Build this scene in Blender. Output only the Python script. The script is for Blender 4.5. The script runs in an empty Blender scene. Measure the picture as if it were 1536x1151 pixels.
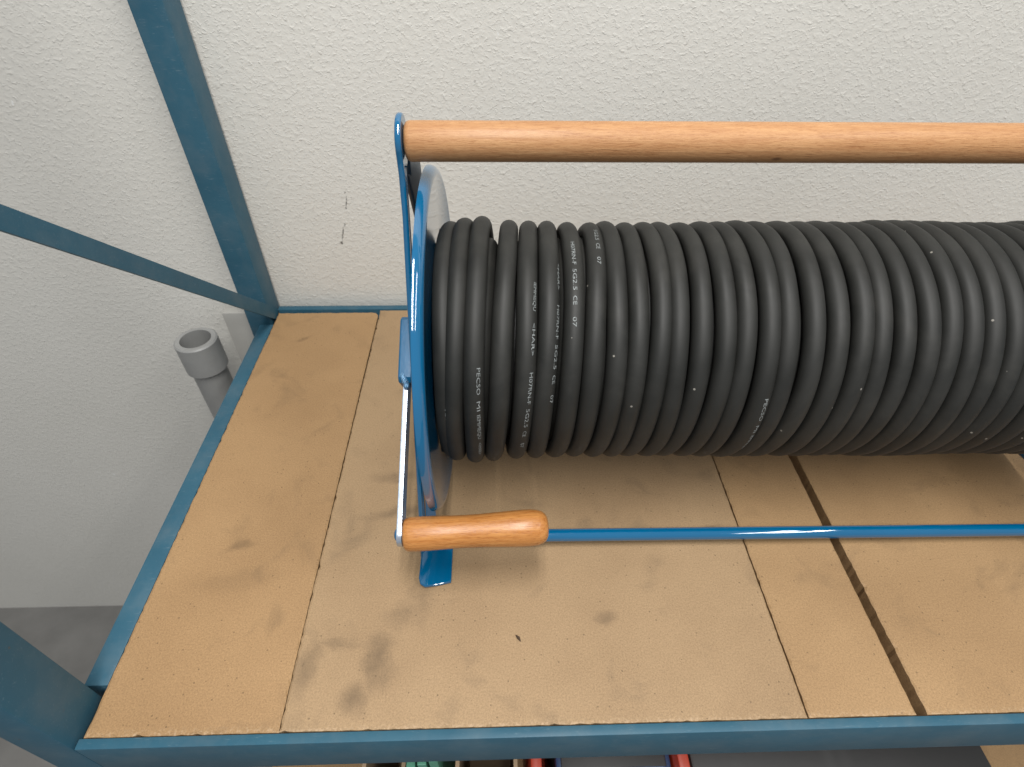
import bpy, bmesh, math, random
from mathutils import Vector, Matrix, noise
random.seed(7)
R_ = math.radians
sc = bpy.context.scene
C = sc.collection

# ------------------------------------------------------------------ camera
CAM = (0.05433, -0.72264, 0.5)
YAW, PITCH, ROLL, FPX = 0.03769, 0.74952, 0.01493, 855.66
fw = Vector((math.sin(YAW)*math.cos(PITCH), math.cos(YAW)*math.cos(PITCH), -math.sin(PITCH)))
r0 = Vector((math.cos(YAW), -math.sin(YAW), 0)); u0 = r0.cross(fw)
rt = math.cos(ROLL)*r0 + math.sin(ROLL)*u0
up = -math.sin(ROLL)*r0 + math.cos(ROLL)*u0
cam = bpy.data.cameras.new('camera'); co = bpy.data.objects.new('camera', cam); C.objects.link(co)
M4 = Matrix((rt, up, -fw)).transposed().to_4x4(); M4.translation = Vector(CAM)
co.matrix_world = M4
cam.sensor_fit = 'HORIZONTAL'; cam.sensor_width = 36.0; cam.lens = 36.0*FPX/1536.0
cam.clip_start = 0.02; cam.clip_end = 50
cam.dof.use_dof = True; cam.dof.focus_distance = 0.50; cam.dof.aperture_fstop = 9.0
sc.camera = co

# ------------------------------------------------------------------ world and lamps
w = bpy.data.worlds.new('World'); sc.world = w; w.use_nodes = True
bg = w.node_tree.nodes['Background']; bg.inputs[0].default_value = (0.93, 0.96, 1.0, 1); bg.inputs[1].default_value = 0.36

# ceiling tubes running towards the wall: a pair overhead, another pair farther right
def tube_lamp(x, power):
    l = bpy.data.lights.new('ceiling_tube_lamp', 'AREA'); l.shape = 'RECTANGLE'; l.size = .07; l.size_y = 1.45
    l.energy = power; l.color = (1.0, 0.985, 0.96)
    o = bpy.data.objects.new('ceiling_tube_lamp', l); C.objects.link(o); o.location = (x, -1.15, 1.75)
for lx, le in ((.02, 20.0), (.16, 20.0), (1.20, 9.0), (1.34, 9.0)): tube_lamp(lx, le)
sc.cycles.max_bounces = 6; sc.cycles.diffuse_bounces = 3; sc.cycles.glossy_bounces = 3; sc.cycles.transmission_bounces = 1

sc.view_settings.view_transform = 'Standard'; sc.view_settings.look = 'None'
sc.view_settings.exposure = 0.0; sc.view_settings.gamma = 1.0
sc.view_settings.use_curve_mapping = False

# ------------------------------------------------------------------ materials
class NT:
    def __init__(s, name):
        s.m = bpy.data.materials.new(name); s.m.use_nodes = True
        s.t = s.m.node_tree; s.b = s.t.nodes['Principled BSDF']
    def n(s, typ, **kw):
        x = s.t.nodes.new(typ)
        for k, v in kw.items():
            if k.startswith('i_'):
                key = k[2:]; key = int(key) if key.isdigit() else key.replace('_', ' ')
                x.inputs[key].default_value = v
            else: setattr(x, k, v)
        return x
    def l(s, a, b): s.t.links.new(a, b)
    def coord(s, scale=(1, 1, 1), loc=(0, 0, 0)):
        tc = s.n('ShaderNodeTexCoord'); mp = s.n('ShaderNodeMapping')
        mp.inputs['Scale'].default_value = scale; mp.inputs['Location'].default_value = loc
        s.l(tc.outputs['Object'], mp.inputs['Vector']); return mp.outputs[0]
    def noise(s, vec, scale, detail=3, rough=0.55, dist=0.0):
        x = s.n('ShaderNodeTexNoise'); x.inputs['Scale'].default_value = scale; x.inputs['Detail'].default_value = detail
        x.inputs['Roughness'].default_value = rough; x.inputs['Distortion'].default_value = dist
        s.l(vec, x.inputs['Vector']); return x.outputs[0]
    def ramp(s, fac, stops, interp='LINEAR'):
        x = s.n('ShaderNodeValToRGB'); x.color_ramp.interpolation = interp
        e = x.color_ramp.elements
        while len(e) < len(stops): e.new(0.5)
        for q, (p, c) in zip(e, stops):
            q.position = p; q.color = c if len(c) == 4 else (*c, 1)
        s.l(fac, x.inputs[0]); return x.outputs[0]
    def mix(s, fac, a, b, mode='MIX'):
        x = s.n('ShaderNodeMix', data_type='RGBA', blend_type=mode)
        if hasattr(fac, 'is_output'): s.l(fac, x.inputs[0])
        else: x.inputs[0].default_value = fac
        for v, i in ((a, 6), (b, 7)):
            if hasattr(v, 'is_output'): s.l(v, x.inputs[i])
            else: x.inputs[i].default_value = (*v, 1) if len(v) == 3 else v
        return x.outputs[2]
    def math(s, op, a, b=None, c=None):
        x = s.n('ShaderNodeMath', operation=op)
        for i, v in enumerate((a, b, c)):
            if v is None: continue
            if hasattr(v, 'is_output'): s.l(v, x.inputs[i])
            else: x.inputs[i].default_value = v
        return x.outputs[0]
    def bump(s, h, strength, dist, normal=None):
        x = s.n('ShaderNodeBump'); x.inputs['Strength'].default_value = strength; x.inputs['Distance'].default_value = dist
        s.l(h, x.inputs['Height'])
        if normal is not None: s.l(normal, x.inputs['Normal'])
        s.l(x.outputs[0], s.b.inputs['Normal']); return x.outputs[0]
    def set(s, **kw):
        for k, v in kw.items():
            i = s.b.inputs[k.replace('_', ' ')]
            if hasattr(v, 'is_output'): s.l(v, i)
            else: i.default_value = (*v, 1) if isinstance(v, tuple) and len(v) == 3 else v
        return s

MAT = {}
def blob(m, vec, c, rx, ry, soft, ang=0.0):
    """1 inside an ellipse in object XY around c, fading out"""
    sp = m.n('ShaderNodeMapping', vector_type='TEXTURE'); sp.inputs['Location'].default_value = (c[0], c[1], 0)
    sp.inputs['Rotation'].default_value = (0, 0, ang); sp.inputs['Scale'].default_value = (rx, ry, 1000.0)
    m.l(vec, sp.inputs[0]); ln = m.n('ShaderNodeVectorMath', operation='LENGTH'); m.l(sp.outputs[0], ln.inputs[0])
    mr = m.n('ShaderNodeMapRange', interpolation_type='SMOOTHSTEP'); m.l(ln.outputs['Value'], mr.inputs[0])
    mr.inputs[1].default_value = 1+soft; mr.inputs[2].default_value = 1-soft; mr.inputs[3].default_value = 0; mr.inputs[4].default_value = 1
    return mr.outputs[0]

def mat_wall():
    m = NT('woodchip_wallpaper'); v = m.coord()
    big = m.noise(v, 3.0, 3)
    vd = m.coord((1, 1, 1.25))
    n1 = m.noise(vd, 200, 3, 0.55, 0.5)
    n2 = m.noise(vd, 110, 2, 0.5, 0.4)
    n3 = m.noise(v, 420, 2, 0.5)
    chips = m.ramp(n1, [(0.54, (0, 0, 0)), (0.66, (.75, .75, .75)), (0.78, (1, 1, 1))])
    lumps = m.ramp(n2, [(0.45, (0, 0, 0)), (0.75, (1, 1, 1))])
    h = m.math('ADD', m.math('MULTIPLY', chips, 0.75), m.math('MULTIPLY', lumps, 0.55))
    h = m.math('ADD', h, m.math('MULTIPLY', n3, 0.3))
    col = m.ramp(big, [(0.3, (0.80, 0.80, 0.775)), (0.7, (0.85, 0.85, 0.83))])
    dirt = m.ramp(m.noise(v, 38, 4, 0.65), [(0.30, (1, 1, 1)), (0.24, (1, 1, 1)), (0.2, (0.86, 0.84, 0.8))])
    col = m.mix(1.0, col, dirt, 'MULTIPLY')
    # dark scuffs scratched into the paper (x, z)
    tc = m.n('ShaderNodeTexCoord'); sw = m.n('ShaderNodeSeparateXYZ'); m.l(tc.outputs['Object'], sw.inputs[0])
    cb = m.n('ShaderNodeCombineXYZ'); m.l(sw.outputs[0], cb.inputs[0]); m.l(sw.outputs[2], cb.inputs[1])
    nn = m.n('ShaderNodeTexNoise'); nn.inputs['Scale'].default_value = 300; m.l(tc.outputs['Object'], nn.inputs['Vector'])
    vm = m.n('ShaderNodeVectorMath', operation='MULTIPLY_ADD'); m.l(nn.outputs[1], vm.inputs[0])
    vm.inputs[1].default_value = (.0035, .0035, 0); m.l(cb.outputs[0], vm.inputs[2])
    vv = vm.outputs[0]; off = .00175
    br = m.ramp(m.noise(v, 520, 2, .5), [(0.40, (0, 0, 0)), (0.56, (1, 1, 1))])
    marks = None
    for (c, rx, rz, an, k) in (((-.1552, .1120), .0011, .0098, -0.26, 1.0), ((-.1592, .0985), .0019, .0022, 0, 1.0), ((-.1415, .1590), .0010, .0072, -.2, .85),
                               ((-.1437, .1497), .0014, .0018, 0, .8), ((-.150, .1262), .0012, .0022, -.3, .7), ((-.141, .1716), .001, .0014, 0, .7),
                               ((.0335, .3055), .0016, .0012, 0, .5), ((.2550, .2950), .0012, .0010, 0, .5)):
        b = m.math('MULTIPLY', blob(m, vv, (c[0]+off, c[1]+off), rx, rz, .5, an), k)
        marks = b if marks is None else m.math('MAXIMUM', marks, b)
    marks = m.math('MULTIPLY', marks, m.math('ADD', m.math('MULTIPLY', br, .7), .3))
    col = m.mix(marks, col, (.07, .065, .06))
    m.set(Base_Color=col, Roughness=0.88); m.b.inputs['Specular IOR Level'].default_value = .25
    m.bump(h, 0.54, 0.0010)
    return m.m

def mat_chipboard(name, tint, stains=(), seed=0.0):
    m = NT(name); v = m.coord(loc=(seed, seed*.7, 0))
    fine = m.noise(v, 1500, 2, 0.6)
    mid = m.noise(v, 680, 3, 0.75)
    big = m.noise(v, 7, 4, 0.6)
    a = tuple(c*0.75 for c in tint); b = tuple(min(1, c*1.19) for c in tint)
    col = m.ramp(mid, [(0.30, a), (0.52, tint), (0.72, b)])
    sp = m.ramp(fine, [(0.28, (.55, .5, .45)), (0.42, (1, 1, 1)), (0.62, (1, 1, 1)), (0.76, (1.18, 1.16, 1.12))])
    col = m.mix(.75, col, sp, 'MULTIPLY')
    flake = m.n('ShaderNodeTexVoronoi', feature='F1'); flake.inputs['Scale'].default_value = 210; m.l(v, flake.inputs['Vector'])
    fm = m.math('LESS_THAN', flake.outputs['Distance'], .16)
    fsel = m.n('ShaderNodeSeparateColor'); m.l(flake.outputs['Color'], fsel.inputs[0])
    fm = m.math('MULTIPLY', fm, m.math('GREATER_THAN', fsel.outputs[0], .86))
    col = m.mix(m.math('MULTIPLY', fm, .6), col, tuple(c*.33 for c in tint))
    cl = m.ramp(big, [(0.33, (.86, .84, .82)), (0.6, (1.03, 1.03, 1.03))])
    col = m.mix(.8, col, cl, 'MULTIPLY')
    # handling grime, in soft blotches
    gr = m.ramp(m.noise(v, 19, 4, .6, .6), [(0.56, (0, 0, 0)), (0.74, (1, 1, 1))])
    col = m.mix(m.math('MULTIPLY', gr, .5), col, (tint[0]*.52, tint[1]*.53, tint[2]*.56))
    if stains:
        tc = m.n('ShaderNodeTexCoord')
        nn = m.n('ShaderNodeTexNoise'); nn.inputs['Scale'].default_value = 42; nn.inputs['Detail'].default_value = 4; m.l(tc.outputs['Object'], nn.inputs['Vector'])
        vm = m.n('ShaderNodeVectorMath', operation='MULTIPLY_ADD'); m.l(nn.outputs[1], vm.inputs[0])
        vm.inputs[1].default_value = (.022, .022, 0); m.l(tc.outputs['Object'], vm.inputs[2])
        tot = None
        for (c, rx, ry, an, k, soft) in stains:
            bb = m.math('MULTIPLY', blob(m, vm.outputs[0], (c[0]+.011, c[1]+.011), rx, ry, soft, an), k)
            tot = bb if tot is None else m.math('MAXIMUM', tot, bb)
        mott = m.math('ADD', m.math('MULTIPLY', m.noise(v, 120, 3, .6), 1.1), .42)
        tot = m.math('MULTIPLY', tot, mott)
        col = m.mix(tot, col, (tint[0]*.36, tint[1]*.36, tint[2]*.38))
    # crumbled, paler chips along the front edge
    tc2 = m.n('ShaderNodeTexCoord'); sx = m.n('ShaderNodeSeparateXYZ'); m.l(tc2.outputs['Object'], sx.inputs[0])
    em = m.n('ShaderNodeMapRange', interpolation_type='SMOOTHSTEP'); m.l(sx.outputs[1], em.inputs[0])
    em.inputs[1].default_value = -.572; em.inputs[2].default_value = -.579; em.inputs[3].default_value = 0; em.inputs[4].default_value = 1
    chp = m.ramp(m.noise(v, 420, 2, .6), [(.50, (0, 0, 0)), (.64, (1, 1, 1))])
    col = m.mix(m.math('MULTIPLY', m.math('MULTIPLY', em.outputs[0], chp), .55), col, (.52, .37, .23))
    m.set(Base_Color=col, Roughness=.62); m.b.inputs['Specular IOR Level'].default_value = .35
    m.bump(mid, .28, .0006)
    return m.m

def mat_blue_gloss():
    m = NT('glossy_blue_enamel'); v = m.coord()
    n = m.noise(v, 9, 3)
    col = m.ramp(n, [(0.3, (0.0002, 0.104, 0.238)), (0.7, (0.0004, 0.116, 0.260))])
    m.set(Base_Color=col, Roughness=.05, IOR=1.8, Coat_Weight=.45, Coat_Roughness=.03)
    m.bump(m.noise(v, 130, 2), .02, .0005)
    return m.m

def mat_blue_arm():
    m = NT('blue_bar_pale_glare'); v = m.coord()  # pale metal colour carries the bright reflections of a blue-painted bar
    n = m.noise(v, 60, 4, .6)
    col = m.ramp(n, [(0.3, (0.50, 0.58, 0.70)), (0.7, (0.66, 0.72, 0.82))])
    m.set(Base_Color=col, Roughness=.26, Metallic=.85)
    m.bump(m.noise(v, 220, 3), .12, .0008); return m.m

def mat_shelf_steel():
    m = NT('dull_blue_shelf_enamel'); v = m.coord()
    n = m.noise(v, 14, 5, .6)
    col = m.ramp(n, [(0.3, (0.028, 0.096, 0.145)), (0.7, (0.038, 0.118, 0.172))])
    sc_ = m.ramp(m.noise(m.coord((6, 40, 40)), 14, 5, .7), [(0.60, (0, 0, 0)), (0.72, (1, 1, 1))])
    col = m.mix(m.math('MULTIPLY', sc_, .35), col, (.22, .30, .34))
    ch = m.ramp(m.noise(v, 95, 4, .7), [(.70, (0, 0, 0)), (.73, (1, 1, 1))])
    col = m.mix(m.math('MULTIPLY', ch, .7), col, (.10, .085, .07))
    dust = m.ramp(m.noise(v, 22, 4, .65), [(.45, (0, 0, 0)), (.8, (1, 1, 1))])
    col = m.mix(m.math('MULTIPLY', dust, .30), col, (.17, .20, .21))
    m.set(Base_Color=col, Roughness=m.ramp(n, [(.3, (.38,)*3), (.7, (.52,)*3)])); m.b.inputs['Specular IOR Level'].default_value = .25
    m.bump(m.noise(v, 500, 2), .08, .0004); return m.m

def mat_beech(name, a, b, fl, rough, axis_scale):
    m = NT(name)
    v = m.coord(axis_scale)
    g1 = m.noise(v, 30, 5, .62, .4)
    v2 = m.coord((axis_scale[0]*2.2, axis_scale[1]*2.6, axis_scale[2]*2.6))
    g2 = m.noise(v2, 70, 3, .6)
    big = m.noise(m.coord((3, 12, 12)), 2.0, 3)
    col = m.ramp(g1, [(0.32, a), (0.66, b)])
    flk = m.ramp(g2, [(0.36, (.62, .48, .38)), (0.47, (1, 1, 1))])
    col = m.mix(fl, col, flk, 'MULTIPLY')
    col = m.mix(.8, col, m.ramp(big, [(.3, (.90, .86, .82)), (.7, (1.05, 1.05, 1.05))]), 'MULTIPLY')
    if name.startswith('pale'):
        kn = blob(m, m.coord((1, 0, 1)), (.2545, 0), .0042, 1000, .5)
        tc = m.n('ShaderNodeTexCoord'); mp = m.n('ShaderNodeMapping', vector_type='TEXTURE')
        mp.inputs['Location'].default_value = (.2568, -.0115, -.0072); mp.inputs['Scale'].default_value = (.0046, .0035, .0022)
        m.l(tc.outputs['Object'], mp.inputs[0]); ln = m.n('ShaderNodeVectorMath', operation='LENGTH'); m.l(mp.outputs[0], ln.inputs[0])
        k = m.ramp(ln.outputs['Value'], [(0.35, (1, 1, 1)), (1.0, (0, 0, 0))])
        col = m.mix(m.math('MULTIPLY', k, .75), col, (.14, .065, .03))
    m.set(Base_Color=col, Roughness=m.math('ADD', m.math('MULTIPLY', g1, .25), rough-.10), Coat_Weight=.32, Coat_Roughness=.22)
    m.b.inputs['Specular IOR Level'].default_value = .32
    m.bump(m.math('ADD', g1, m.math('MULTIPLY', g2, .8)), .45, .0007)
    return m.m

def mat_rubber():
    m = NT('black_rubber_sheath'); v = m.coord()
    n = m.noise(v, 26, 4, .6)
    col = m.ramp(n, [(0.3, (0.0140, 0.0143, 0.0126)), (0.7, (0.0205, 0.0207, 0.0186))])
    du = m.n('ShaderNodeTexVoronoi', feature='F1'); du.inputs['Scale'].default_value = 62; m.l(v, du.inputs['Vector'])
    s = m.n('ShaderNodeSeparateColor'); m.l(du.outputs['Color'], s.inputs[0])
    d = m.math('MULTIPLY', m.math('LESS_THAN', du.outputs['Distance'], .055), m.math('GREATER_THAN', s.outputs[0], .74))
    col = m.mix(m.math('MULTIPLY', d, .75), col, (.34, .32, .28))
    ds = m.ramp(m.noise(v, 11, 5, .7, .5), [(.48, (0, 0, 0)), (.75, (1, 1, 1))])
    col = m.mix(m.math('MULTIPLY', ds, .45), col, (.050, .048, .042))
    m.set(Base_Color=col, Roughness=m.ramp(n, [(.3, (.52,)*3), (.7, (.62,)*3)])); m.b.inputs['Specular IOR Level'].default_value = .42
    m.bump(m.noise(v, 900, 2), .08, .0003); return m.m

def mat_plain(name, col, rough=.5, metal=0.0, ns=20, var=.12, bump=.1):
    m = NT(name); v = m.coord(); n = m.noise(v, ns, 4, .6)
    c = m.ramp(n, [(0.3, tuple(x*(1-var) for x in col)), (0.7, tuple(min(1, x*(1+var)) for x in col))])
    m.set(Base_Color=c, Roughness=rough, Metallic=metal); m.bump(m.noise(v, ns*12, 2), bump, .0008); return m.m

MAT['wall'] = mat_wall()
TB = (.365, .246, .136)
ring = [((-.0500, -.5270), .0090, .0190, -.05, .62, .9), ((-.0490, -.5110), .0110, .0070, .2, .50, .95), ((-.0630, -.5570), .0085, .0100, .1, .58, .95),
        ((-.1050, -.5290), .0065, .0180, -.15, .42, .95), ((-.0850, -.5100), .0180, .0035, .0, .40, .95), ((-.0420, -.5400), .0085, .0095, 0, .42, .95),
        ((-.0300, -.4880), .0130, .0090, .3, .42, .95), ((-.0170, -.4690), .0090, .0120, 0, .36, .95), ((-.0450, -.3780), .0300, .0060, .2, .50, .9),
        ((.1480, -.4950), .0080, .0050, 0, .50, .9), ((.2700, -.4060), .0090, .0035, .2, .55, .8), ((-.0560, -.3330), .0200, .0050, .1, .45, .9)]
MAT['board_b'] = mat_chipboard('grubby_chipboard', TB, ring, 0.3)
MAT['board_a'] = mat_chipboard('orange_chipboard', (.375, .232, .112), [((-.195, -.415), .012, .004, .2, .45, .7), ((-.19, -.45), .03, .008, .1, .2, .8), ((-.215, -.09), .012, .003, .6, .4, .7)], 1.7)
MAT['board_c'] = mat_chipboard('plain_chipboard', (.370, .234, .116), [], 3.1)
MAT['blue'] = mat_blue_gloss(); MAT['arm'] = mat_blue_arm(); MAT['steel'] = mat_shelf_steel()
MAT['handle'] = mat_beech('pale_beech', (.43, .212, .090), (.53, .292, .135), .7, .44, (.9, 14, 14))
MAT['handle'].node_tree.nodes['Principled BSDF'].inputs['Coat Weight'].default_value = .12
MAT['grip'] = mat_beech('lacquered_beech', (.43, .165, .040), (.58, .265, .078), .75, .26, (.9, 12, 12))
MAT['rubber'] = mat_rubber()
MAT['print'] = mat_plain('white_ink', (.25, .27, .27), .7, 0, 400, .45, .02)
MAT['slate'] = mat_plain('dark_slate_blue', (.018, .040, .065), .42, 0, 12)  # rear leg: darker and duller than the front leg
MAT['satin'] = mat_plain('satin_blue_paint', (.002, .105, .235), .36, 0, 30, .15, .12)
MAT['weld'] = mat_plain('weld_bead', (.12, .25, .40), .18, .3, 200, .5, .6)
MAT['zinc'] = mat_plain('zinc_steel', (.55, .57, .60), .3, 1.0, 60)
MAT['grey_plastic'] = mat_plain('grey_plastic', (.30, .30, .29), .45, 0, 12)
MAT['pale_grey'] = mat_plain('pale_grey_panel', (.42, .41, .38), .6, 0, 8)
MAT['concrete'] = mat_plain('concrete_floor', (.20, .195, .185), .8, 0, 6, .2, .3)
MAT['card'] = mat_plain('cardboard', (.42, .30, .19), .8, 0, 16)
MAT['red'] = mat_plain('red_plastic', (.50, .055, .025), .38, 0, 10)
MAT['dark'] = mat_plain('dark_plastic', (.03, .03, .03), .5, 0, 10)
MAT['tray'] = mat_plain('blue_tray_plastic', (.035, .07, .16), .3, 0, 10)
MAT['green'] = mat_plain('green_plastic', (.10, .32, .22), .5, 0, 10)
MAT['clear'] = mat_plain('pale_hose', (.45, .45, .42), .35, 0, 10)
MAT['chip'] = mat_plain('dark_splinter', (.06, .035, .02), .8, 0, 200)

# ------------------------------------------------------------------ helpers
def obj(name, bm, mat, parent=None, smooth=None, loc=None):
    me = bpy.data.meshes.new(name); bm.normal_update(); bm.to_mesh(me); bm.free()
    if smooth is not None:
        me.polygons.foreach_set('use_smooth', [True]*len(me.polygons))
        if smooth > 0:
            me.set_sharp_from_angle(angle=R_(smooth))
    o = bpy.data.objects.new(name, me); C.objects.link(o)
    if mat: me.materials.append(MAT[mat])
    if parent: o.parent = parent
    if loc: o.location = loc
    return o
def tag(o, label=None, cat=None, group=None, kind=None):
    for k, v in (('label', label), ('category', cat), ('group', group), ('kind', kind)):
        if v: o[k] = v
    return o
def empty(name, loc=(0, 0, 0), rz=0.0):
    o = bpy.data.objects.new(name, None); C.objects.link(o); o.location = loc; o.rotation_euler = (0, 0, rz)
    o.empty_display_size = .02; return o
def add_box(bm, lo, hi, bev=0.0, seg=2):
    vs = [bm.verts.new((x, y, z)) for x in (lo[0], hi[0]) for y in (lo[1], hi[1]) for z in (lo[2], hi[2])]
    F = [(0, 1, 3, 2), (4, 6, 7, 5), (0, 4, 5, 1), (2, 3, 7, 6), (0, 2, 6, 4), (1, 5, 7, 3)]
    fs = [bm.faces.new([vs[i] for i in f]) for f in F]
    if bev > 0:
        es = {e for f in fs for e in f.edges}
        bmesh.ops.bevel(bm, geom=list(es), offset=bev, segments=seg, affect='EDGES', profile=.5)
def add_lathe(bm, prof, seg=64, axis='X', c=(0, 0, 0), close=False):
    """prof: list of (a, r) along the axis; r = 0 allowed at ends"""
    rings = []
    for a, r in prof:
        ring = []
        for k in range(1 if r == 0 else seg):
            t = 2*math.pi*k/seg
            p = {'X': (a, r*math.cos(t), r*math.sin(t)), 'Z': (r*math.cos(t), r*math.sin(t), a), 'Y': (r*math.sin(t), a, r*math.cos(t))}[axis]
            ring.append(bm.verts.new((p[0]+c[0], p[1]+c[1], p[2]+c[2])))
        rings.append(ring)
    prs = list(zip(rings, rings[1:]))
    if close: prs.append((rings[-1], rings[0]))
    for A, B in prs:
        for k in range(seg):
            k2 = (k+1) % seg
            if len(A) == 1 and len(B) == 1: continue
            if len(A) == 1: bm.faces.new((A[0], B[k], B[k2]))
            elif len(B) == 1: bm.faces.new((A[k], B[0], A[k2]))
            else: bm.faces.new((A[k], B[k], B[k2], A[k2]))
def add_tube(bm, pts, rad, seg=12, caps=True):
    pts = [Vector(p) for p in pts]; rings = []
    nrm = None
    for i, p in enumerate(pts):
        t = (pts[min(i+1, len(pts)-1)]-pts[max(i-1, 0)]).normalized()
        if nrm is None:
            nrm = t.cross(Vector((0, 0, 1)));
            if nrm.length < .01: nrm = t.cross(Vector((1, 0, 0)))
        nrm = (nrm - t*nrm.dot(t)).normalized(); b = t.cross(nrm)
        r = rad[i] if isinstance(rad, (list, tuple)) else rad
        rings.append([bm.verts.new(p + r*(math.cos(2*math.pi*k/seg)*nrm + math.sin(2*math.pi*k/seg)*b)) for k in range(seg)])
    for A, B in zip(rings, rings[1:]):
        for k in range(seg): bm.faces.new((A[k], A[(k+1) % seg], B[(k+1) % seg], B[k]))
    if caps:
        bm.faces.new(rings[0][::-1]); bm.faces.new(rings[-1])
def add_plate(bm, poly, lo, hi, plane='YZ', bev=0.0, seg=2, shear=None):
    """extrude a 2D polygon between lo and hi along the third axis"""
    def P(a, b, c):
        return {'YZ': (c, a, b), 'XY': (a, b, c), 'XZ': (a, c, b)}[plane]
    A = [bm.verts.new(P(*p, lo)) for p in poly]; B = [bm.verts.new(P(*p, hi)) for p in poly]
    fa = bm.faces.new(A); fb = bm.faces.new(B[::-1])
    n = len(poly)
    for i in range(n): bm.faces.new((A[i], B[i], B[(i+1) % n], A[(i+1) % n]))
    bmesh.ops.recalc_face_normals(bm, faces=bm.faces[:])
    if bev > 0:
        es = list(fa.edges)+list(fb.edges)
        bmesh.ops.bevel(bm, geom=es, offset=bev, segments=seg, affect='EDGES', profile=.5)
    if shear:
        for v in bm.verts: v.co = shear(v.co)

# ------------------------------------------------------------------ the setting
bm = bmesh.new(); add_box(bm, (-2.2, 0.0, -.95), (2.6, .12, 1.7))
tag(obj('wall', bm, 'wall'), kind='structure')
bm = bmesh.new(); add_box(bm, (-2.2, -2.6, -1.05), (2.6, 0.0, -.95))
tag(obj('floor', bm, 'concrete'), kind='structure')

# ------------------------------------------------------------------ shelf unit
XL, XR = -.2695, .86
shelf = tag(empty('shelf_unit', (-.285, -.30, -.95)), 'blue steel shelf unit with chipboard boards against the white wall', 'shelf')
def spart(name, bm, mat, smooth=35, label=None):
    o = obj(name, bm, mat, None, smooth); o.parent = shelf; o.matrix_parent_inverse = Matrix.Translation((.285, .30, .95))
    if label: o['label'] = label
    return o
def board(x0, x1, y0, y1, mat, corner=0.0, seed=0, thick=.016, z1=0.0, rough=.00035, label=None):
    """chipboard: a slab whose cut edges are slightly crumbled"""
    rnd = random.Random(seed); pts = []
    def edge(a, b, r):
        n = max(2, int((Vector(b)-Vector(a)).length/.004)); d = (Vector(b)-Vector(a)).normalized(); nn = Vector((-d.y, d.x))
        for k in range(n):
            p = Vector(a).lerp(Vector(b), k/n)
            j = abs(rnd.gauss(0, r))*(1 if rnd.random() > .15 else 2.2) if k else 0
            pts.append(p + nn*j)
    edge((x0, y0), (x1, y0), rough*.7)
    if corner:
        edge((x1, y0), (x1, y1-corner), rough*.35)
        for k in range(6):
            a = k/5*math.pi/2; pts.append(Vector((x1-corner+corner*math.cos(a), y1-corner+corner*math.sin(a))))
        edge((x1-corner, y1), (x0, y1), rough)
    else:
        edge((x1, y0), (x1, y1), rough*.35); edge((x1, y1), (x0, y1), rough)
    edge((x0, y1), (x0, y0), rough)
    if corner:
        for p in pts:
            if p.x > x1-.02: p.x += .0013*(y1-p.y)/(y1-y0)
    bm = bmesh.new()
    top = [bm.verts.new((p.x, p.y, z1-.0006-abs(rnd.gauss(0, .0003)))) for p in pts]
    cx, cy = (x0+x1)/2, (y0+y1)/2
    inn = []
    for p in pts:
        k = .0013+abs(rnd.gauss(0, .0006))
        q = Vector((p.x + math.copysign(min(k, abs(cx-p.x)), cx-p.x)*(1 if abs(abs(p.x-cx)-(x1-x0)/2) < .006 else 0),
                    p.y + math.copysign(k, cy-p.y)*(1 if abs(abs(p.y-cy)-(y1-y0)/2) < .006 else 0)))
        inn.append(bm.verts.new((q.x, q.y, z1)))
    bot = [bm.verts.new((p.x, p.y, z1-thick)) for p in pts]
    n = len(pts)
    bm.faces.new(inn)
    for i in range(n):
        j = (i+1) % n
        bm.faces.new((top[i], top[j], inn[j], inn[i])); bm.faces.new((bot[i], bot[j], top[j], top[i]))
    bm.faces.new(bot[::-1])
    return spart('board', bm, mat, None, label)
board(-.2650, -.1184, -.5789, -.0275, 'board_a', .010, 1, label='narrow orange chipboard board at the left end of the shelf')
board(-.1170, .2989, -.5787, -.0225, 'board_b', 0, 2, label='wide grubby chipboard board with a ring stain under the reel')
board(.3000, .3870, -.5786, -.0235, 'board_c', 0, 3, label='narrow clean chipboard board right of the wide board')
board(.3960, .8400, -.5786, -.0235, 'board_c', 0, 4, label='wide chipboard board at the right end of the shelf')
# front beam: box section whose top stands flush with the boards
bm = bmesh.new(); add_box(bm, (XL+.001, -.5868, -.0600), (XR, -.5791, -.0008), .0010)
spart('front_beam', bm, 'steel')
bm = bmesh.new(); add_box(bm, (XL+.001, -.0205, -.056), (XR, -.0105, .0005), .0012); spart('back_beam', bm, 'steel')
bm = bmesh.new(); add_box(bm, (-.2870, -.5400, -.050), (-.2672, -.0500, -.0040), .0015); spart('side_rail', bm, 'steel')
bm = bmesh.new(); add_box(bm, (.8420, -.5400, -.050), (.8600, -.0500, -.0040), .0015); spart('side_rail', bm, 'steel')
for x in (-.305, .862):
    for y in (-.046, -.5865):
        bm = bmesh.new(); add_box(bm, (x, y, -.95), (x+.035, y+.040, 1.15), .002); spart('post', bm, 'steel')
# diagonal brace between the two left posts
bm = bmesh.new()
a, b = Vector((-.2680, -.028, -.002)), Vector((-.2680, -.575, .520)); d = (b-a).normalized(); nn = Vector((0, -d.z, d.y))
vs = []
for dx in (-.0015, .0015):
    for p, s in ((a, -1), (b, -1), (b, 1), (a, 1)): vs.append(bm.verts.new(p + nn*.0085*s + Vector((dx, 0, 0))))
for f in ((0, 1, 2, 3), (7, 6, 5, 4), (0, 4, 5, 1), (1, 5, 6, 2), (2, 6, 7, 3), (3, 7, 4, 0)): bm.faces.new([vs[i] for i in f])
bmesh.ops.recalc_face_normals(bm, faces=bm.faces[:]); spart('brace', bm, 'steel')
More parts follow.
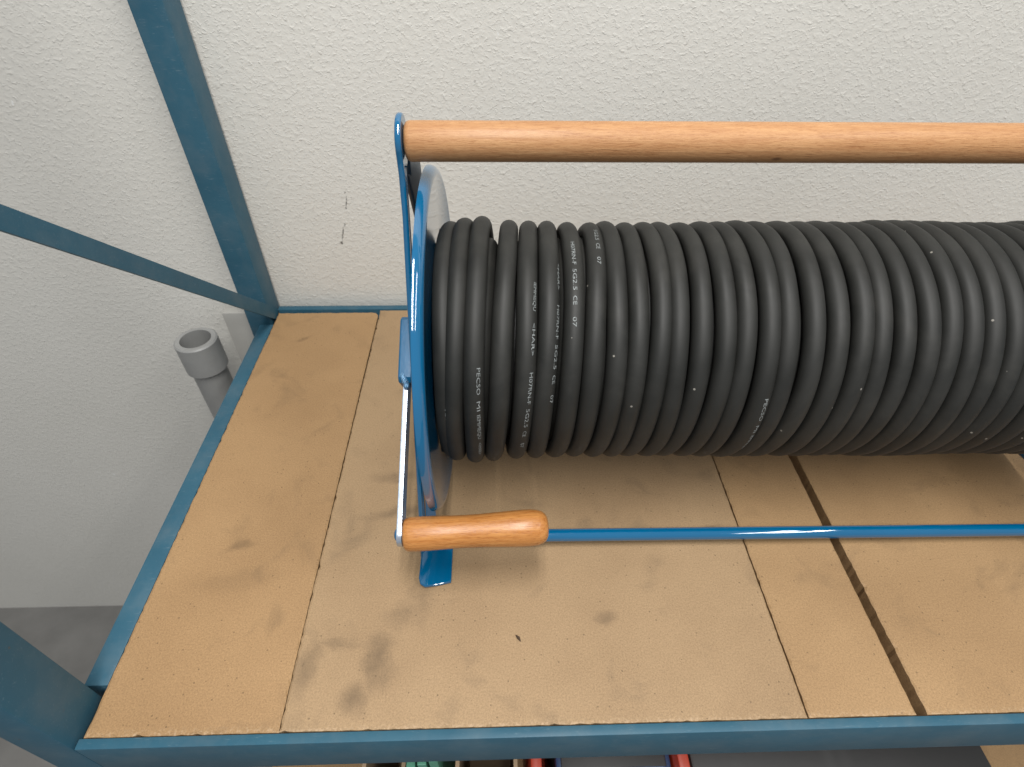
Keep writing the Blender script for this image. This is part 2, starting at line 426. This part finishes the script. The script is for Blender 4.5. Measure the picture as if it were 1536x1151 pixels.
# lower level
bm = bmesh.new(); add_box(bm, (-.265, -.578, -.456), (.84, -.022, -.44), .001); spart('lower_board', bm, 'board_c')
bm = bmesh.new(); add_box(bm, (XL+.001, -.5868, -.500), (XR, -.5792, -.442), .0012); spart('lower_front_beam', bm, 'steel')
bm = bmesh.new(); add_box(bm, (XL+.001, -.0205, -.500), (XR, -.0105, -.442), .0012); spart('lower_back_beam', bm, 'steel')

# ------------------------------------------------------------------ cable reel
YA, ZA = -.30591, .16616
PSI = -.0076
REELW = .640
reel = tag(empty('cable_reel', (0, YA, 0), PSI), 'blue steel cable reel with beech carrying handle and wooden crank grip', 'cable reel')
def rp(name, bm, mat, smooth=35, parent=None):
    o = obj(name, bm, mat, parent or reel, smooth)
    if name in ('front_leg', 'rear_leg', 'axle_strap', 'foot', 'crank_arm', 'crank_bracket'):
        o.modifiers.new('weighted', 'WEIGHTED_NORMAL').keep_sharp = True
    return o

def flange(x, s):
    """dished end disc: flat face, rolled outer lip. s = +1 when the face looks to +x"""
    prof = [(-.004, .022), (0.0061, .022), (0.0065, .030), (.0065, .1450), (.0068, .1456), (.0068, .1468)]
    for k in range(1, 11):
        a = k/10*math.pi/2*1.05
        prof.append((.0068-.0072*(1-math.cos(a)), .1468+.0074*math.sin(a)))
    prof += [(-.0010, .1532), (-.0004, .1524)]
    for k in range(7, -1, -1):
        a = k/8*math.pi/2
        prof.append((.0052-.0054*(1-math.cos(a)), .1462+.0062*math.sin(a)))
    prof += [(.0047, .1450), (.0047, .030), (-.004, .030)]
    bm = bmesh.new(); add_lathe(bm, [(x+s*a, r) for a, r in prof], 160, 'X', (0, 0, ZA), close=True)
    bmesh.ops.recalc_face_normals(bm, faces=bm.faces[:])
    return rp('flange', bm, 'blue', 50)
flange(0, 1); flange(REELW, -1)
bm = bmesh.new(); add_lathe(bm, [(.0060, 0), (.0060, .066), (REELW-.0060, .066), (REELW-.0060, 0)], 64, 'X', (0, 0, ZA)); rp('drum_core', bm, 'dark')
bm = bmesh.new(); add_lathe(bm, [(-.033, 0), (-.033, .008), (REELW+.022, .008), (REELW+.022, 0)], 24, 'X', (0, 0, ZA)); rp('axle', bm, 'zinc')

ZH = .34869
def side_frame(mirror):
    S = (lambda c: Vector((REELW - c.x, c.y, c.z))) if mirror else (lambda c: c)
    shear = lambda c: S(Vector((c.x - .0060*(1-c.z/.35), c.y, c.z)))
    x0, x1 = -.0136, -.0090
    fe = lambda z: -.0062 - .362*(.334-z)            # front edge of the front leg, y relative to the axle
    out = []
    bm = bmesh.new()
    poly = [(fe(.001), .001)]
    poly += [(fe(.30), .30), (-.0150, .330)]
    for k in range(0, 13):
        a = math.pi*1.06 - k/12*math.pi*1.06*0.98
        poly.append((.0175*math.cos(a)-.0005, ZH+.0015+.0175*math.sin(a)))
    poly += [(.0150, .338), (.004, .3305), (-.0020, .3290), (-.0050, .312), (fe(.26)+.017, .26), (fe(.15)+.022, .15), (fe(.05)+.027, .05), (fe(.001)+.032, .001)]
    add_plate(bm, poly, x0, x1, 'YZ', .0017, 3, shear)
    f = rp('front_leg', bm, 'blue', 40)
    # rear leg, spreading backwards below the handle
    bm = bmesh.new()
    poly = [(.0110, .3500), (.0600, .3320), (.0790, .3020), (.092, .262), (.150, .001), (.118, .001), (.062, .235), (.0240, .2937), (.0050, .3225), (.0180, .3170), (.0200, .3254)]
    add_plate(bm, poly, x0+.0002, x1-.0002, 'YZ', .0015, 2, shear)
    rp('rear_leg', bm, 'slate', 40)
    # folded stiffener that turns the leg into the foot
    bm = bmesh.new()
    vs = []
    for dy in (0.0, .003):
        for px_, pz in ((-.0150, .0045), (-.0020, .0045), (-.0050, .040), (-.0120, .085)): vs.append(bm.verts.new((px_, fe(pz)+.016+dy, pz)))
    for f_ in ((0, 1, 2, 3), (7, 6, 5, 4), (0, 4, 5, 1), (1, 5, 6, 2), (2, 6, 7, 3), (3, 7, 4, 0)): bm.faces.new([vs[i] for i in f_])
    for v in bm.verts: v.co = S(v.co)
    bmesh.ops.recalc_face_normals(bm, faces=bm.faces[:]); rp('stiffener', bm, 'blue', 40)
    # cross strap that carries the axle
    bm = bmesh.new()
    add_plate(bm, [(-.055, ZA-.017), (.082, ZA-.017), (.076, ZA+.017), (-.046, ZA+.017)], x0+.0008, x1-.0008, 'YZ', .001, 2, shear)
    rp('axle_strap', bm, 'blue', 40)
    # feet folded inwards, lying on the board
    for sgn in (-1, 1):
        bm = bmesh.new()
        yb, yf = fe(0)+.03, -.1575
        if sgn > 0: yb, yf = .118, .168
        pts = [(-.0180, yb), (-.0180, yf+.006), (-.0165, yf+.0015), (-.0120, yf), (.0000, yf+.0018), (.0115, yf+.0045), (.0118, yf+.007), (.0112, yb)] if sgn < 0 else \
              [(-.0180, yb), (-.0180, yf), (.0110, yf), (.0110, yb)]
        add_plate(bm, pts, .0004, .0042, 'XY', .0012, 2)
        for v in bm.verts:
            e = max(0.0, (-.0105 - v.co.x)/.0075)
            v.co.z += .0050*e*e
            v.co = S(v.co)
        bmesh.ops.recalc_face_normals(bm, faces=bm.faces[:])
        rp('foot', bm, 'blue', 40)
side_frame(False); side_frame(True)
for y in (-.1105, .128):
    bm = bmesh.new(); add_lathe(bm, [(-.014, 0), (-.014, .0062), (REELW+.014, .0062), (REELW+.014, 0)], 32, 'X', (0, y, .0125)); rp('tie_rod', bm, 'blue', 40)

# carrying handle: beech dowel with eased ends
bm = bmesh.new()
xa, xb, rh = -.0082, REELW+.0082, .01375
add_lathe(bm, [(xa, 0), (xa, rh-.0028), (xa+.0008, rh-.0012), (xa+.0022, rh-.0003), (xa+.004, rh)] + [(xa+.004+(xb-xa-.008)*k/40, rh) for k in range(1, 40)] +
          [(xb-.004, rh), (xb-.0022, rh-.0003), (xb-.0008, rh-.0012), (xb, rh-.0028), (xb, 0)], 64, 'X')
h = rp('carrying_handle', bm, 'handle', 50); h.location = (0, 0, ZH)

# crank: hub boss, flat-bar arm, wooden grip
gy, gz = -.1506, .0800                       # grip axis relative to the axle
ad = Vector((0, gy, gz-ZA)); L = ad.length; ad.normalize(); an = Vector((0, ad.z, -ad.y))
if an.z < 0: an = -an
bm = bmesh.new()
poly = []
for s_, t_ in [(-.020, -.010), (-.016, -.0135), (.036, -.0135), (.041, -.0095), (.0425, .0085), (.0385, .0128), (-.016, .0145), (-.020, .011)]:
    p = ad*s_ + an*t_; poly.append((p.y, ZA+p.z))
add_plate(bm, poly, -.0328, -.0205, 'YZ', .0016, 3)
rp('crank_bracket', bm, 'satin', 40)
bm = bmesh.new()
poly = []
hw = .0098
prof2 = [(.020, hw), (L, hw)] + [(L+hw*math.sin(a), hw*math.cos(a)) for a in [math.pi*k/10 for k in range(1, 10)]] + [(L, -hw), (.020, -hw)]
for s_, t_ in prof2:
    p = ad*s_ + an*t_; poly.append((p.y, ZA+p.z))
add_plate(bm, poly, -.0283, -.0238, 'YZ', .0005, 2)
arm = rp('crank_arm', bm, 'arm', 30)
# weld beads where the arm meets the hub
bm = bmesh.new(); rnd = random.Random(5)
for k in range(9):
    s_ = .0355+.0013*k; p = ad*s_ + an*(hw+.0014)
    q = Vector((-.0290+.0040*((k*37) % 9)/8, p.y, ZA+p.z)); r = .0016+.0012*rnd.random()
    bmesh.ops.create_icosphere(bm, subdivisions=2, radius=r, matrix=Matrix.Translation(q) @ Matrix.Diagonal((1, 1.4, .9, 1)))
for v in bm.verts: v.co += Vector((noise.noise(v.co*900), noise.noise(v.co*900+Vector((5, 1, 2))), noise.noise(v.co*900+Vector((1, 7, 3)))))*.0005
rp('weld', bm, 'weld', 0, arm)
bm = bmesh.new(); add_lathe(bm, [(-.0312, 0), (-.0312, .0030), (-.0300, .0048), (-.0284, .0052)], 24, 'X', (0, gy, gz)); rp('rivet', bm, 'blue', 40, arm)
# grip: turned handle with a waist, its free end swinging slightly back
GL = .1215
gp = [(0, 0), (0, .0105), (.0007, .0122), (.002, .0134), (.005, .0141), (.012, .01430), (.022, .01425), (.032, .0139), (.042, .01355), (.052, .01345), (.064, .0137), (.076, .0143), (.088, .0149),
      (.099, .0153), (.107, .01525), (.1125, .0146), (.1165, .0133), (.1192, .0112), (.1208, .0085), (GL, .0050), (GL, 0)]
bm = bmesh.new(); add_lathe(bm, gp, 64, 'X')
g = rp('grip', bm, 'grip', 60); g.location = (-.0233, gy, gz); g.rotation_euler = (0, -.018, .038)

# ------------------------------------------------------------------ cable
XS = [.0147, .0280, .0445, .0656, .0839, .0998, .1187, .1371, .1519, .1686, .1853, .2002, .2170, .2362, .2512, .2692, .2831, .3054, .3230]
rr = random.Random(11)
while XS[-1] < REELW-.027: XS.append(XS[-1]+.0171+rr.uniform(-.0007, .0007))
RO = [.0, .0030, .0044] + [rr.uniform(-.0010, .0013) for _ in XS[3:]]
RC, RM = .0081, .0999
def helix(t):
    """t in turns; integer t = back-top silhouette of turn i; going down over the front x falls"""
    i = math.floor(t); u = 1-(t-i)                 # u: 0 at the back-top of turn i+1, 1 at that of turn i
    j = min(i+1, len(XS)-1)
    x1 = XS[j]; x0_ = XS[max(i, 0)] if i >= 0 else XS[0]-.0001
    r1 = RO[j]; r2 = RO[max(i, 0)] if i >= 0 else -.002
    ff = .76*(u/.53) if u < .53 else .76+.24*((u-.53)/.47)
    x = x1 + (x0_-x1)*ff
    r = RM + r1+(r2-r1)*(u*u*(3-2*u))
    a = R_(63+360*u)
    return x, r, a
def cpos(t, phi=0.0, rc=0.0):
    x, r, a = helix(t)
    w1 = .0007*math.sin(t*9.1)+.0006*math.sin(t*4.3+2)+.0004*math.sin(t*23.7+1)
    er = Vector((0, math.cos(a), math.sin(a)))
    return Vector((x+w1, 0, ZA)) + er*(r+rc*math.cos(phi)) + Vector((rc*math.sin(phi), 0, 0))
def winding(fn, n, t0, t1, rc, seg):
    bm = bmesh.new(); rings = []
    for k in range(n+1):
        t = t0+(t1-t0)*k/n
        rings.append([bm.verts.new(fn(t, 2*math.pi*q/seg, rc)) for q in range(seg)])
    for A, B in zip(rings, rings[1:]):
        for q in range(seg): bm.faces.new((A[q], A[(q+1) % seg], B[(q+1) % seg], B[q]))
    bm.faces.new(rings[0]); bm.faces.new(rings[-1][::-1]); bmesh.ops.recalc_face_normals(bm, faces=bm.faces[:])
    return bm
cable = tag(empty('cable', (0, YA, 0), PSI), 'black rubber cable with white print wound in tight turns on the blue reel', 'cable')
NT_ = len(XS)
obj('outer_winding', winding(cpos, (NT_)*84, -.7, NT_-1.0, RC, 20), 'rubber', cable, 0)
def cpos2(t, phi=0, rc=0):
    a = R_(63)-2*math.pi*t
    er = Vector((0, math.cos(a), math.sin(a)))
    return Vector((.0150+.0165*t+.0006*math.sin(t*7), 0, ZA)) + er*(RM-.0140+rc*math.cos(phi)) + Vector((rc*math.sin(phi), 0, 0))
obj('inner_winding', winding(cpos2, 36*64, 0, (REELW-.031)/.0165, RC, 14), 'rubber', cable, 0)

# white print along the sheath
def text_mesh(s):
    cu = bpy.data.curves.new('t', 'FONT'); cu.body = s; cu.size = 1.0; cu.resolution_u = 2
    o = bpy.data.objects.new('t', cu); C.objects.link(o)
    dg = bpy.context.evaluated_depsgraph_get(); me = bpy.data.meshes.new_from_object(o.evaluated_get(dg))
    bpy.data.objects.remove(o); bpy.data.curves.remove(cu); return me
_tm = {}
def put_print(turn, deg0, deg1, s, phi0, dphi=0.0, hgt=.0030):
    """print s on a turn between two angles (degrees round the drum), tops of the letters towards +x"""
    me = _tm.get(s) or _tm.setdefault(s, text_mesh(s))
    bm = bmesh.new(); bm.from_mesh(me)
    bmesh.ops.triangulate(bm, faces=bm.faces[:])
    bmesh.ops.subdivide_edges(bm, edges=[e for e in bm.edges if e.calc_length() > .25], cuts=2, use_grid_fill=False)
    xa_ = min(v.co.x for v in bm.verts); xb_ = max(v.co.x for v in bm.verts)
    for v in bm.verts:
        f = (v.co.x-xa_)/(xb_-xa_)
        deg = deg0+(deg1-deg0)*f
        t = turn - (deg-63)/360.0
        ph = phi0+dphi*f + (v.co.y-.35)*hgt/.7/RC
        v.co = cpos(t, ph, RC+.00016)
    bmesh.ops.recalc_face_normals(bm, faces=bm.faces[:])
    obj('print', bm, 'print', cable)
D2 = 1.04   # degrees of drum per unit, taken from the spacing of the marking
def marking(turn, degH, phi0, dphi, first=0):
    """whole marking; degH = angle at which 'H07RN-F' starts"""
    segs = [(-58, -46.5, 'PECSO'), (-44, -39.5, 'MI'), (-37.5, -25, 'IEMMEQU'), (-20, -7, '<HAR>'), (0, 14.0, 'H07RN-F'), (16.3, 26.3, '5G2.5'), (28.8, 32.6, 'CE'), (37.6, 41.6, '07')]
    for a_, b_, s in segs:
        if first <= a_ < 400:
            k0 = (a_+58)/100.0; k1 = (b_+58)/100.0
            put_print(turn, degH+a_, degH+b_, s, phi0+dphi*k0, dphi*(k1-k0))
put_print(0, 170.5, 181.5, 'PECSO', .22, .05); put_print(0, 184, 188, 'MI', .27); put_print(0, 190, 203, 'IEMMEQU', .3, .1)
put_print(2, 151.5, 162.5, 'PECSO', .50, .0); put_print(2, 165.5, 170.0, 'MI', .50); put_print(2, 172, 186, 'IEMMEQU', .50, .05); put_print(2, 189, 200, '<HAR>', .55)
marking(4, 154, 1.0, -.80, -40); marking(5, 126.5, 1.25, -.55, -30); marking(6, 94, -.05, .0, -14); marking(7, 66, .05, .10, 14)
put_print(15, 166, 177.5, 'PECSO', .25, .1); put_print(15, 180.5, 185, 'MI', .35); put_print(15, 187, 200, 'IEMMEQU', .4, .1)

# ------------------------------------------------------------------ beside and below the shelf
def tube_thing(name, pts, r, mat, label, cat, seg=20):
    bm = bmesh.new(); add_tube(bm, pts, r, seg); return tag(obj(name, bm, mat, None, 40), label, cat)
bm = bmesh.new()
add_lathe(bm, [(-.95, 0), (-.95, .024), (-.06, .024), (-.06, .029), (-.012, .029), (-.010, .027), (-.010, .021), (-.20, .021)], 32, 'Z', (-.372, -.075, 0))
tag(obj('grey_pipe', bm, 'grey_plastic', None, 40), 'grey plastic pipe standing on the floor left of the shelf', 'pipe')
bm = bmesh.new(); add_box(bm, (-.352, -.022, -.95), (-.3125, -.004, -.004), .002)
tag(obj('pale_lath', bm, 'pale_grey', None, 40), 'pale grey lath upright against the wall behind the blue post', 'lath')

def on_lower(name, label, cat):
    return tag(empty(name, (0, 0, -.44)), label, cat)
def child(root, name, bm, mat, smooth=35):
    o = obj(name, bm, mat, root, smooth); o.matrix_parent_inverse = Matrix.Translation((0, 0, .44)); return o
# cardboard boxes with open flaps
def carton(x0, x1, y0, y1, z1, name, label):
    t = on_lower(name, label, 'box')
    th = .004
    bm = bmesh.new()
    add_box(bm, (x0, y0, -.44), (x1, y0+th, z1)); add_box(bm, (x0, y1-th, -.44), (x1, y1, z1))
    add_box(bm, (x0, y0+th, -.44), (x0+th, y1-th, z1)); add_box(bm, (x1-th, y0+th, -.44), (x1, y1-th, z1)); add_box(bm, (x0+th, y0+th, -.4395), (x1-th, y1-th, -.434))
    child(t, 'body', bm, 'card')
    bm = bmesh.new(); add_box(bm, (x0+.003, y0+.05, z1+.001), (x1-.003, y0+.05+(y1-y0)*.45, z1+.005)); child(t, 'flap', bm, 'card')
    bm = bmesh.new(); add_box(bm, (x0+.003, y0+.055+(y1-y0)*.45, z1+.001), (x1-.003, y1-.003, z1+.005)); child(t, 'flap', bm, 'card')
    return t
carton(-.09, -.045, -.575, -.35, -.20, 'cardboard_box', 'narrow cardboard box under the front beam left of the green strip')
carton(.008, .072, -.575, -.33, -.19, 'cardboard_box', 'cardboard box under the front beam left of the red crate')
bm = bmesh.new()
for k in range(3): add_box(bm, (-.040+.012*k, -.565, -.44), (-.031+.012*k, -.42, -.17+.01*k), .001)
tag(obj('green_strip', bm, 'green', None), 'green plastic strips standing between two cardboard boxes below the shelf', 'plastic strip')
# red crate with a dark blue tray inside
t = on_lower('red_crate', 'open red plastic crate on the lower shelf below the front beam', 'crate')
x0, x1, y0, y1, zt = .086, .254, -.578, -.30, -.20
bm = bmesh.new()
add_box(bm, (x0, y0, -.44), (x0+.012, y1, zt), .002); add_box(bm, (x1-.012, y0, -.44), (x1, y1, zt), .002)
add_box(bm, (x0+.012, y0, -.44), (x1-.012, y0+.008, zt-.05)); add_box(bm, (x0+.012, y1-.008, -.44), (x1-.012, y1, zt)); add_box(bm, (x0+.012, y0+.008, -.4395), (x1-.012, y1-.008, -.43))
child(t, 'body', bm, 'red')
bm = bmesh.new(); add_box(bm, (x0+.0125, y0-.004, zt-.052), (x1-.0125, y0+.014, zt-.046), .001); child(t, 'front_rim', bm, 'red')
t2 = on_lower('blue_tray', 'dark blue plastic tray lying inside the red crate', 'tray')
bm = bmesh.new(); add_box(bm, (x0+.030, y0+.014, -.428), (x1-.016, y1-.014, -.235), .003); child(t2, 'body', bm, 'dark')
bm = bmesh.new(); add_box(bm, (x0+.028, y0+.011, -.2345), (x1-.014, y1-.011, -.222), .004); child(t2, 'rim', bm, 'tray')
bm = bmesh.new(); add_box(bm, (x0+.034, y0+.020, -.2217), (x1-.020, y1-.020, -.2195), .001); child(t2, 'dark_hollow', bm, 'dark')  # dark plate stands in for the shaded hollow of the solid tray
# dark bin and a loop of pale hose at the right
t = on_lower('dark_bin', 'black plastic bin right of the red crate under the shelf', 'bin')
bm = bmesh.new(); add_box(bm, (.268, -.575, -.44), (.60, -.32, -.25), .006); child(t, 'body', bm, 'dark')
bm = bmesh.new(); add_box(bm, (.266, -.577, -.2495), (.602, -.318, -.238), .004); child(t, 'lid', bm, 'dark')
for k, (cx, r, lab) in enumerate(((.345, .050, 'outer loop of pale hose standing on the black bin lid'), (.360, .046, 'inner loop of pale hose standing on the black bin lid'))):
    pts = [(cx+r*math.cos(a), -.50+.02*k, -.234+.062+ .062*math.sin(a)) for a in [2*math.pi*q/40-1.5 for q in range(40)]]
    tube_thing('hose_loop', pts, .0035, 'clear', lab, 'hose', 10)

# dark splinter lying on the board
bm = bmesh.new()
add_tube(bm, [(.0690, -.5085, .0010), (.0712, -.5110, .0017), (.0730, -.5140, .0009)], [.0004, .0013, .0003], 6)
tag(obj('splinter', bm, 'chip', None, 60), 'small dark wood splinter on the wide board in front of the crank grip', 'splinter')
